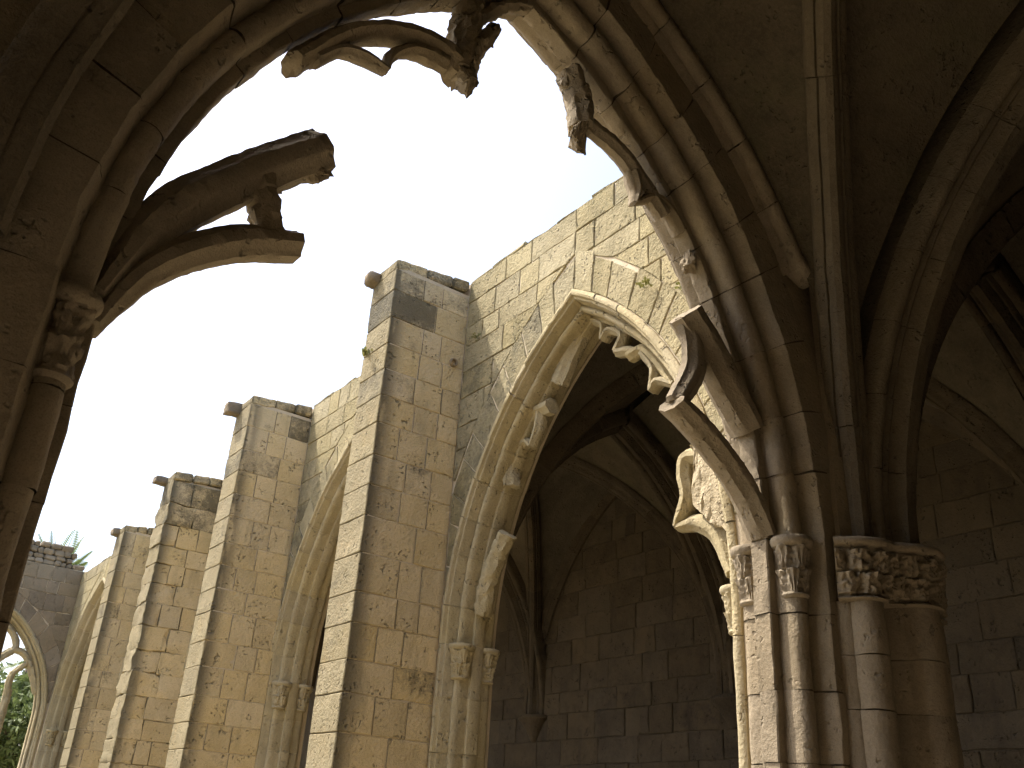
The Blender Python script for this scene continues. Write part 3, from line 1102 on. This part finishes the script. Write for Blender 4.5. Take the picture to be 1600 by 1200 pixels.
# resample plan line
L = [0.0]
for a, b in zip(out, out[1:]):
    L.append(L[-1] + math.hypot(b[0] - a[0], b[1] - a[1]))
nu, nv = 230, 60
V, F = [], []
base_line = []
for i in range(nu + 1):
    d = L[-1] * i / nu
    k = max(j for j in range(len(L)) if L[j] <= d + 1e-9)
    k = min(k, len(out) - 2)
    f = (d - L[k]) / (L[k + 1] - L[k])
    base_line.append((out[k][0] + (out[k + 1][0] - out[k][0]) * f, out[k][1] + (out[k + 1][1] - out[k][1]) * f))
# soften the line so the capital bridges the grooves
def smooth_line(l, n):
    for _ in range(n):
        l = [l[0]] + [((a[0] + 2 * b[0] + c[0]) / 4, (a[1] + 2 * b[1] + c[1]) / 4) for a, b, c in zip(l, l[1:], l[2:])] + [l[-1]]
    return l
sm = smooth_line(base_line, 900)
nrm = []
for i in range(nu + 1):
    a, b = sm[max(0, i - 2)], sm[min(nu, i + 2)]
    tx, ty = b[0] - a[0], b[1] - a[1]
    q = math.hypot(tx, ty)
    nrm.append((ty / q, -tx / q))
for j in range(nv + 1):
    f = j / nv
    for i in range(nu + 1):
        s = i / nu * L[-1]
        p = Vector((s * 1.0, f * 0.34, 0))
        if f < 0.07:
            o = 0.03 + 0.022 * math.sin(math.pi * f / 0.07)
        elif f < 0.80:
            g = (f - 0.07) / 0.73
            tier = g * 2 % 1.0
            k = 0 if g < 0.5 else 1
            ph = ((s / 0.15 + 0.5 * k) % 1.0) * 2 - 1
            wd = 0.4 + 0.6 * math.sin(math.pi * min(1.0, 0.15 + 0.75 * tier))
            body = max(0.0, 1 - (abs(ph) / wd) ** 2)
            vein = 0.5 + 0.5 * math.cos(ph * 12 + 3 * noise.noise(p * 12))
            crumple = noise.noise(p * 30 + Vector((0, 0, 3))) + 0.7 * noise.noise(p * 62)
            hole = max(0.0, noise.noise(p * 21 + Vector((7, 2, 0))) - 0.12)
            o = 0.034 + 0.035 * g + 0.024 * body + 0.010 * vein * body + 0.014 * max(0, (tier - 0.6) / 0.4) + 0.014 * crumple - 0.07 * hole - (0.03 if tier < 0.09 else 0)
        elif f < 0.86:
            o = 0.06
        else:
            g = (f - 0.86) / 0.14
            o = 0.09 + 0.03 * math.sin(math.pi * (0.15 + 0.7 * g))
        wx = 0.88 if 0.07 < f else 0.45
        bx = sm[i][0] * wx + base_line[i][0] * (1 - wx)
        by = sm[i][1] * wx + base_line[i][1] * (1 - wx)
        V.append((bx + nrm[i][0] * o, by + nrm[i][1] * o, CAPZ0 - 0.01 + (CAPZ1 - CAPZ0 + 0.02) * f))
for j in range(nv):
    for i in range(nu):
        a = j * (nu + 1) + i
        F.append((a, a + 1, a + nu + 2, a + nu + 1))
k = len(V)
V.append((5.2, 3.4, CAPZ1 + 0.01))
V.append((5.2, 3.4, CAPZ0 - 0.01))
for i in range(nu):
    F.append((nv * (nu + 1) + i, nv * (nu + 1) + i + 1, k))
    F.append((i, i + 1, k + 1))
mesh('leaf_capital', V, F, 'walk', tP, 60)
# the pier's mass above the capital, behind the ribs
V, F = prism_plan([(4.72, 3.45), (4.76, 3.22), (5.19, 3.12), (5.6, 3.24), (5.66, 3.5), (5.66, 3.95), (5.1, 3.8)], CAPZ1, TOPZ - 0.35, 30)
mesh('pier_upper_mass', wear(V, 0.005, 3, 2), F, 'walk', tP, 30)


# ------------------------------------------------------------------ rib vaults
def rib_path(p0, p1, n):
    """half arch from springer p0 to crown p1"""
    d = Vector((p1[0] - p0[0], p1[1] - p0[1], 0))
    D = d.length
    e = d / D
    h = p1[2] - p0[2]
    R = (D * D + h * h) / (2 * D)
    tm = math.asin(min(1, h / R))
    if D > R:
        tm = math.pi - tm
    pts = []
    for i in range(n + 1):
        th = tm * i / n
        q = Vector((p0[0], p0[1], p0[2])) + e * (R * (1 - math.cos(th))) + Vector((0, 0, R * math.sin(th)))
        nr = (-e * math.cos(th) + Vector((0, 0, math.sin(th))))      # away from the centre
        pts.append((q, nr))
    return pts, e


DIAG = [(-0.13, 0.17), (-0.12, 0.10), (-0.10, 0.085), (-0.085, 0.07), (-0.075, 0.045)] + [(0.062 * math.sin(math.radians(a)), 0.062 - 0.062 * math.cos(math.radians(a))) for a in (-85, -60, -40, -24)] + [(-0.022, -0.012), (0.022, -0.012)] + \
       [(0.062 * math.sin(math.radians(a)), 0.062 - 0.062 * math.cos(math.radians(a))) for a in (24, 40, 60, 85)] + [(0.075, 0.045), (0.085, 0.07), (0.10, 0.085), (0.12, 0.10), (0.13, 0.17)]
TRANS = [(-0.24, 0.20), (-0.235, 0.11)] + [(-0.185 + 0.048 * math.sin(math.radians(a)), 0.09 - 0.048 * math.cos(math.radians(a))) for a in range(-90, 91, 30)] + [(-0.13, 0.075), (-0.105, 0.05)] + \
        [(0.085 * math.sin(math.radians(a)), 0.07 - 0.085 * math.cos(math.radians(a))) for a in (-80, -55, -30)] + [(-0.03, -0.03), (0.03, -0.03)] + [(0.085 * math.sin(math.radians(a)), 0.07 - 0.085 * math.cos(math.radians(a))) for a in (30, 55, 80)] + \
        [(0.105, 0.05), (0.13, 0.075)] + [(0.185 + 0.048 * math.sin(math.radians(a)), 0.09 - 0.048 * math.cos(math.radians(a))) for a in range(-90, 91, 30)] + [(0.235, 0.11), (0.24, 0.20)]


def rib(parent, p0, p1, prof, mat='walk', segs=7, res=8, name='rib_stone'):
    parent = part('rib' if name != 'arch_stone' else 'arch_half', parent)
    pts, e = rib_path(p0, p1, segs * res)
    lat = Vector((-e.y, e.x, 0))
    m = len(prof)
    jt = [Vector((random.uniform(-.004, .004), random.uniform(-.004, .004), 0)) for _ in range(segs)]
    for s in range(segs):
        V, F = [], []
        for i in range(res + 1):
            q, nr = pts[s * res + i]
            if i == 0 and s:
                q = q + (pts[s * res + 1][0] - q).normalized() * 0.0015
            if i == res and s < segs - 1:
                q = q + (pts[s * res + res - 1][0] - q).normalized() * 0.0015
            for (a, b) in prof:
                V.append(tuple(q + lat * a + nr * b + jt[s]))
        for i in range(res):
            for j in range(m - 1):
                k = i * m + j
                F.append((k, k + 1, k + m + 1, k + m))
        mesh(name, wear(V, 0.005, 4, random.random() * 30, 0.7), F, mat, parent, 48)


def cell(parent, p0, pa, pc, off=0.12, n=26, m=14, mat='vault'):
    """web between the half side arch p0-pa and the half diagonal p0-pc"""
    A_, _ = rib_path(p0, pa, n)
    D_, _ = rib_path(p0, pc, n)
    V, F = [], []
    for i in range(n + 1):
        a = A_[i][0] + A_[i][1] * off
        d = D_[i][0] + D_[i][1] * off
        for j in range(m + 1):
            f = j / m
            q = a.lerp(d, f)
            q.z += 0.10 * math.sin(math.pi * f) * (i / n)
            V.append(tuple(q))
    for i in range(n):
        for j in range(m):
            k = i * (m + 1) + j
            F.append((k, k + 1, k + m + 2, k + m + 1))
    return mesh('vault_cell', wear(V, 0.012, 1.6, random.random() * 30, 0.5), F, mat, parent, 60)


def vault(label, c00, c10, c11, c01, zc, apex, diag_mat='rib', ribs=(0, 1, 2, 3), loc=None):
    """four-part vault; corners in order, apex[i] the crown height of the side between corner i and i+1"""
    C = [c00, c10, c11, c01]
    cx = sum(c[0] for c in C) / 4
    cy = sum(c[1] for c in C) / 4
    t = thing('rib_vault', (cx, cy, 1.7), label, 'vault')
    ctr = (cx, cy, zc)
    mids = []
    for i in range(4):
        a, b = C[i], C[(i + 1) % 4]
        mids.append(((a[0] + b[0]) / 2, (a[1] + b[1]) / 2, apex[i]))
    for i in range(4):
        if i in ribs:
            rib(t, C[i], (cx, cy, zc - 0.02), DIAG, diag_mat)
        cell(t, C[i], mids[i], ctr)
        cell(t, C[i], mids[i - 1], ctr)
    # boss
    lump(t, (cx, cy, zc - 0.02), 0.17, 'walk', 0.25, 'vault_boss', (1, 1, 0.55), 3)
    return t


SP = 1.72
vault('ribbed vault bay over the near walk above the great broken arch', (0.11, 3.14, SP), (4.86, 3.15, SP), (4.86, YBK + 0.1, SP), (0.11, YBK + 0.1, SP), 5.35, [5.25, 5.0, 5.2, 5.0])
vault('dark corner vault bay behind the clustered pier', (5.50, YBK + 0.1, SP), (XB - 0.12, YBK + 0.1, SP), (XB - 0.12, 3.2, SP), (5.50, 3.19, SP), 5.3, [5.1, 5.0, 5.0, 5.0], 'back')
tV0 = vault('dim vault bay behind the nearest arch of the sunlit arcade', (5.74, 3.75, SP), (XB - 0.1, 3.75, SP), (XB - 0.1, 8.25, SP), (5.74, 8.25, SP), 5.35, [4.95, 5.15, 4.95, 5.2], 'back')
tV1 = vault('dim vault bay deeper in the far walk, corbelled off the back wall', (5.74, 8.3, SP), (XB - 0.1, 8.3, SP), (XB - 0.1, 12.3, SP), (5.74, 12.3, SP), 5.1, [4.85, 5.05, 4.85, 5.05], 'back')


def transverse(label, p0, p1, zc, mat='rib'):
    t = thing('transverse_arch', ((p0[0] + p1[0]) / 2, (p0[1] + p1[1]) / 2, SP), label, 'arch')
    mid = ((p0[0] + p1[0]) / 2, (p0[1] + p1[1]) / 2, zc)
    rib(t, p0, mid, TRANS, mat, 8, 7, 'arch_stone')
    rib(t, p1, mid, TRANS, mat, 8, 7, 'arch_stone')
    # filling above the arch up to the roof
    for p in (p0, p1):
        pts, e = rib_path(p, mid, 24)
        V, F = [], []
        lat = Vector((-e.y, e.x, 0)) * 0.2
        for q, nr in pts:
            q = q + nr * 0.1
            for s in (-1, 1):
                V.append(tuple(q + lat * s))
                V.append((q.x + lat.x * s, q.y + lat.y * s, TOPZ - 0.33))
        for i in range(24):
            k = i * 4
            F += [(k, k + 1, k + 5, k + 4), (k + 2, k + 3, k + 7, k + 6), (k, k + 2, k + 6, k + 4)]
        mesh('arch_filling', V, F, 'vault', t, 40)
    return t


transverse('heavy moulded transverse arch springing from the clustered pier over the near walk', (5.19, 3.04, SP), (5.19, YBK + 0.05, SP), 4.85)
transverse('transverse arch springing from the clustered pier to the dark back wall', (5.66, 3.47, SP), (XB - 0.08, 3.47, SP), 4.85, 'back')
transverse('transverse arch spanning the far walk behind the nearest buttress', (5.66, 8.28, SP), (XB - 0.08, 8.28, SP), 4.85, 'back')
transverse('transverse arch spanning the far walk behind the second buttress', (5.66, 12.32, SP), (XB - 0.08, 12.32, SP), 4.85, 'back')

# ------------------------------------------------------------------ back walls
tK = thing('back_wall', (XB + 0.2, 8, FLOOR), 'dark ashlar wall at the back of the shaded walks', 'wall')
V, F = box_geo((XB + 0.018, YBK - 0.5, FLOOR - 0.1), (XB + 0.7, 25.2, TOPZ - 0.33))
mesh('wall_core', V, F, 'mortar_dark', tK, None)
MK = lambda u, t, z: (XB + t, u, z)
rk = random.Random(21)
z = 0.0
holes = [(10.0, 1.62, 0.16), (9.2, 3.9, 0.12), (10.35, 4.35, 0.12)]
while z < 5.4:
    h = rk.uniform(0.31, 0.40)
    u = 3.0 - rk.uniform(0, 0.4)
    while u < 13.2:
        wd = rk.uniform(0.42, 0.85)
        skip = any(abs(u + wd / 2 - a) < wd / 2 and abs(z + h / 2 - b) < h / 2 for a, b, c in holes)
        if skip:
            # a missing stone: leave a pocket lined by shards
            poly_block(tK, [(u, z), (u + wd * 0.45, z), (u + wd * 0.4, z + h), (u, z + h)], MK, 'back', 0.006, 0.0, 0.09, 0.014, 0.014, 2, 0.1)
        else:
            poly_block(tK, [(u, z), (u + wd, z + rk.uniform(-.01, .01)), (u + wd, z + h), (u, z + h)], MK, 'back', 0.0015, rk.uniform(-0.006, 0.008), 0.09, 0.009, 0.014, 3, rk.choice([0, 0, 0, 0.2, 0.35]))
        u += wd
    z += h
# wall ribs and corbels of the back wall
for (ya, yb) in ((3.75, 8.25), (8.3, 12.3)):
    for s in (0, 1):
        p0 = (XB - 0.02, ya if s == 0 else yb, SP)
        rib(tK, p0, (XB - 0.02, (ya + yb) / 2, 5.1), DIAG, 'back', 6, 7, 'wall_rib_stone')
for yb in (3.47, 8.28, 12.32):
    V, F = [], []
    n = 18
    prof = [(0.02, -0.30), (0.05, -0.27), (0.07, -0.22), (0.12, -0.12), (0.18, -0.02), (0.22, 0.02), (0.235, 0.05), (0.22, 0.09), (0.0, 0.09)]
    for k in range(n + 1):
        a = math.pi * 0.5 + math.pi * k / n
        for (r, dz) in prof:
            V.append((XB - 0.0 + r * math.cos(a), yb + r * 1.35 * math.sin(a), SP + dz))
    m = len(prof)
    for k in range(n):
        for j in range(m - 1):
            F.append((k * m + j, k * m + j + 1, (k + 1) * m + j + 1, (k + 1) * m + j))
    mesh('corbel', wear(V, 0.006, 8, yb), F, 'back', tK, 40)

tK2 = thing('back_wall', (0, YBK - 0.2, FLOOR), 'plain stone wall closing the near walk opposite the great broken arch', 'wall')
V, F = box_geo((-5.4, YBK - 0.5, FLOOR - 0.1), (XB + 0.01, YBK, TOPZ - 0.33))
add(V, F, *box_geo((-5.7, YBK - 0.5, FLOOR - 0.1), (-5.2, YA, TOPZ - 0.05)))  # added end wall, unseen: stops light where the walk would continue
mesh('wall_core', V, F, 'walk', tK2, None)

# ------------------------------------------------------------------ the far arcade wall (C)
tC = thing('arcade_wall', (3.4, YC + 0.3, FLOOR), 'far dark arcade wall of irregular stones with pale joints and a ruined arch', 'wall')
ARCH_C2 = Arch(-0.6, 1.3, 1.9, 2.25)
wall_core('wall_core', tC, MC, [ARCH_C2, ARCH_C], -3.0, 5.2, 5.36, 'mortar', rc=0.15)
pC = arch_masonry(tC, ARCH_C, MC, 'carved', 6, True, 0.4, 0.006, FLOOR, res=5, caps=False, rs=0.58)
facing(tC, ARCH_C, MC, 1.6, 5.0, 5.36, 'grey', 0.0, 0.36, 0.216, 7, random.Random(15), True, (0.22, 0.42), (0.25, 0.55), None, 2, 0.006, 0.03)
for pts in ([(2.6, 3.2, 0.15), (3.1, 2.95, 0.15), (3.6, 3.05, 0.15), (4.0, 3.35, 0.15), (4.35, 3.2, 0.15), (4.72, 2.5, 0.16)], [(3.2, 4.12, 0.15), (3.75, 3.85, 0.14), (4.02, 3.45, 0.14), (3.75, 3.1, 0.12)],
            [(4.35, 3.1, 0.12), (4.1, 2.8, 0.13), (4.12, 2.3, 0.16)], [(4.12, 2.5, 0.17), (4.12, 1.2, 0.17), (4.12, 0.2, 0.18), (4.12, FLOOR, 0.2)]):
    tracery_bar(pC, pts, MC, 0.31, 0.2, 0.012, 'carved')
# rubble heightening on the wall head
rk = random.Random(44)
z = 5.37
row = 0
while z < 5.86:
    h = rk.uniform(0.10, 0.16)
    u = 2.6
    while u < 4.75 - row * 0.05:
        wd = rk.uniform(0.12, 0.3)
        if z < 5.55 or rk.random() < 0.93:
            block(tC, (u, YC + 0.02 + rk.uniform(-0.03, 0.03), z), (u + wd - 0.01, YC + 0.5, z + h - 0.008), 'grey', 0.03, 0.02, 0, 0.02, 0.1, 'rubble_stone')
        u += wd
    z += h
    row += 1

# ------------------------------------------------------------------ beyond: low wall, trees, palm
tL = thing('yard_wall', (6.0, 40, FLOOR), 'pale yard wall seen low through the far ruined arch', 'wall')
rk = random.Random(3)
u = 1.0
while u < 13:
    wd = rk.uniform(1.2, 1.8)
    for zz in range(4):
        block(tL, (u, 39.8, FLOOR + zz * 0.85), (u + wd - 0.01, 40.2, FLOOR + 0.84 + zz * 0.85), 'lime', 0.02, 0.01, 0, 0, 0)
    u += wd


def tree(name, loc, h, rad, zc, n, label, leaf=0.09, sq=0.85, seed=0):
    rg = np.random.default_rng(seed)
    t = thing(name, (loc[0], loc[1], FLOOR), label, 'tree')
    # trunk with limbs
    V, F = [], []

    def limb(a, b, r0, r1, nseg=6):
        a, b = Vector(a), Vector(b)
        k0 = len(V)
        ns = 8
        d = (b - a).normalized()
        x = d.orthogonal().normalized()
        y = d.cross(x)
        for i in range(nseg + 1):
            f = i / nseg
            c = a.lerp(b, f) + noise.noise_vector(a.lerp(b, f) * 1.3) * 0.12 * math.sin(math.pi * f)
            r = r0 + (r1 - r0) * f
            for j in range(ns):
                an = 2 * math.pi * j / ns
                V.append(tuple(c + (x * math.cos(an) + y * math.sin(an)) * r))
        for i in range(nseg):
            for j in range(ns):
                F.append((k0 + i * ns + j, k0 + i * ns + (j + 1) % ns, k0 + (i + 1) * ns + (j + 1) % ns, k0 + (i + 1) * ns + j))
    base = (loc[0], loc[1], FLOOR)
    fork = (loc[0] + 0.1, loc[1], zc - rad * 0.7)
    limb(base, fork, 0.2, 0.13)
    for k in range(7):
        a = 2 * math.pi * k / 7
        limb(fork, (loc[0] + rad * 0.7 * math.cos(a), loc[1] + rad * 0.7 * math.sin(a), zc + rad * 0.35 * math.sin(k * 2.1)), 0.09, 0.02)
    mesh('trunk', V, F, 'bark', t, 60)
    # leaf clumps
    nc = 46
    cen = rg.normal(size=(nc, 3))
    cen /= np.linalg.norm(cen, axis=1)[:, None]
    cen *= (rg.uniform(0.35, 1.0, nc) ** 0.6)[:, None] * rad
    cen[:, 2] *= sq
    ci = rg.integers(0, nc, n)
    P = cen[ci] + rg.normal(size=(n, 3)) * rad * 0.16
    d1 = rg.normal(size=(n, 3))
    d1 /= np.linalg.norm(d1, axis=1)[:, None]
    d2 = np.cross(d1, rg.normal(size=(n, 3)))
    d2 /= np.linalg.norm(d2, axis=1)[:, None]
    s = rg.uniform(0.6, 1.3, n)[:, None] * leaf
    P += np.array([loc[0], loc[1], zc])
    q = np.stack([P - d1 * s, P + d2 * s * 0.42, P + d1 * s, P - d2 * s * 0.42], 1).reshape(-1, 3)
    Fq = np.arange(n * 4).reshape(-1, 4).tolist()
    mesh('crown', q.tolist(), Fq, 'leaf', t, None, False)
    return t


tree('tree', (5.9, 30.5), 4.5, 2.0, 2.2, 18000, 'leafy green tree seen low through the far ruined arch', 0.10, 0.8, 1)
tree('tree', (3.2, 42.0), 6.5, 3.0, 3.4, 9000, 'taller hazy tree further off behind the far ruined arch', 0.15, 0.8, 2)


def palm(loc, zc, rad, label, nf=34, seed=5, sub=True):
    rg = random.Random(seed)
    t = thing('palm_tree', (loc[0], loc[1], FLOOR), label, 'palm tree')
    V, F = [], []
    n, ns = 24, 10
    for i in range(n + 1):
        z = FLOOR + (zc - FLOOR) * i / n
        r = 0.19 - 0.04 * i / n + 0.015 * (i % 2)
        for j in range(ns):
            a = 2 * math.pi * j / ns
            V.append((loc[0] + r * math.cos(a), loc[1] + r * math.sin(a), z))
    for i in range(n):
        for j in range(ns):
            F.append((i * ns + j, i * ns + (j + 1) % ns, (i + 1) * ns + (j + 1) % ns, (i + 1) * ns + j))
    mesh('trunk', V, F, 'bark', t, 60)
    for k in range(nf):
        a = k * 2.39996
        el = math.radians(80 - 105 * (k / nf) + rg.uniform(-6, 6))
        L = rad * rg.uniform(0.85, 1.1)
        V, F = [], []
        c = Vector((loc[0], loc[1], zc))
        d = Vector((math.cos(a) * math.cos(el), math.sin(a) * math.cos(el), math.sin(el)))
        side = Vector((-math.sin(a), math.cos(a), 0))
        pts = []
        ns = 26
        for i in range(ns + 1):
            pts.append(c.copy())
            d = (d + Vector((0, 0, -0.045))).normalized()
            c += d * L / ns
        for i in range(ns):
            p, q = pts[i], pts[i + 1]
            dd = (q - p).normalized()
            up = side.cross(dd)
            w = 0.02 * (1 - i / ns) + 0.006
            k0 = len(V)
            V += [tuple(p + side * w), tuple(p - side * w), tuple(q - side * w), tuple(q + side * w)]
            F.append((k0, k0 + 1, k0 + 2, k0 + 3))
            if i > 2:
                ll = rad * 0.24 * math.sin(math.pi * (0.12 + 0.86 * i / ns)) + 0.06
                for s in (-1, 1):
                    tip = p + side * s * ll * 0.75 + dd * ll * 0.62 + up * ll * 0.22 + Vector((0, 0, -0.1 * ll))
                    k0 = len(V)
                    V += [tuple(p), tuple(p.lerp(tip, 0.5) + dd * 0.03), tuple(tip), tuple(p.lerp(tip, 0.5) - dd * 0.03)]
                    F.append((k0, k0 + 1, k0 + 2, k0 + 3))
        mesh('frond', V, F, 'palm', t, None, False)
    return t


palm((5.75, 32.0), 6.5, 1.6, 'palm tree whose crown tips show above the far rubble topped wall')
palm((6.75, 31.0), 4.1, 2.3, 'shorter palm tree with drooping fronds seen through the far ruined arch', 30, 9)


# ------------------------------------------------------------------ weeds rooted in the joints
def weed(loc, out, s, label, n=26, seed=0):
    rg = random.Random(seed)
    V, F = [], []
    o = Vector(out).normalized()
    for k in range(n):
        d = (o * 0.8 + Vector((rg.uniform(-1, 1), rg.uniform(-1, 1), rg.uniform(-0.3, 1.2)))).normalized()
        L = s * rg.uniform(0.5, 1.1)
        p = Vector(loc)
        e = p + d * L
        sd = d.orthogonal().normalized() * s * 0.05
        wv = d.cross(sd).normalized() * s * 0.16
        k0 = len(V)
        V += [tuple(p), tuple(p + d * L * 0.5 + sd), tuple(e)]
        F.append((k0, k0 + 1, k0 + 2))
        k0 = len(V)
        V += [tuple(e - wv), tuple(e + d * s * 0.22), tuple(e + wv), tuple(e - d * s * 0.2)]
        F.append((k0, k0 + 1, k0 + 2, k0 + 3))
    L = Vector(loc)
    me = mesh('weed', [(v[0] - L.x, v[1] - L.y, v[2] - L.z - Z0) for v in V], F, 'weed', None, None, False)
    me.location = (L.x, L.y, L.z + Z0)
    tag(me, label, 'plant', 'weeds rooted in the masonry')
    return me


weed((4.0, 8.35, 4.66), (-1, 0, 0.4), 0.11, 'yellow green weed growing from the front edge of the nearest buttress', 30, 1)
weed((4.98, 7.72, 5.0), (-1, 0, 0.3), 0.07, 'tiny weed in the wall joint beside the nearest buttress top', 18, 2)
weed((4.97, 5.05, 4.42), (-1, 0, 0.3), 0.09, 'small green weed on the hood moulding right of the pointed apex', 22, 3)
weed((4.97, 4.62, 4.2), (-1, 0, 0.3), 0.08, 'small yellow weed above the hood moulding next to the near tracery stub', 20, 4)
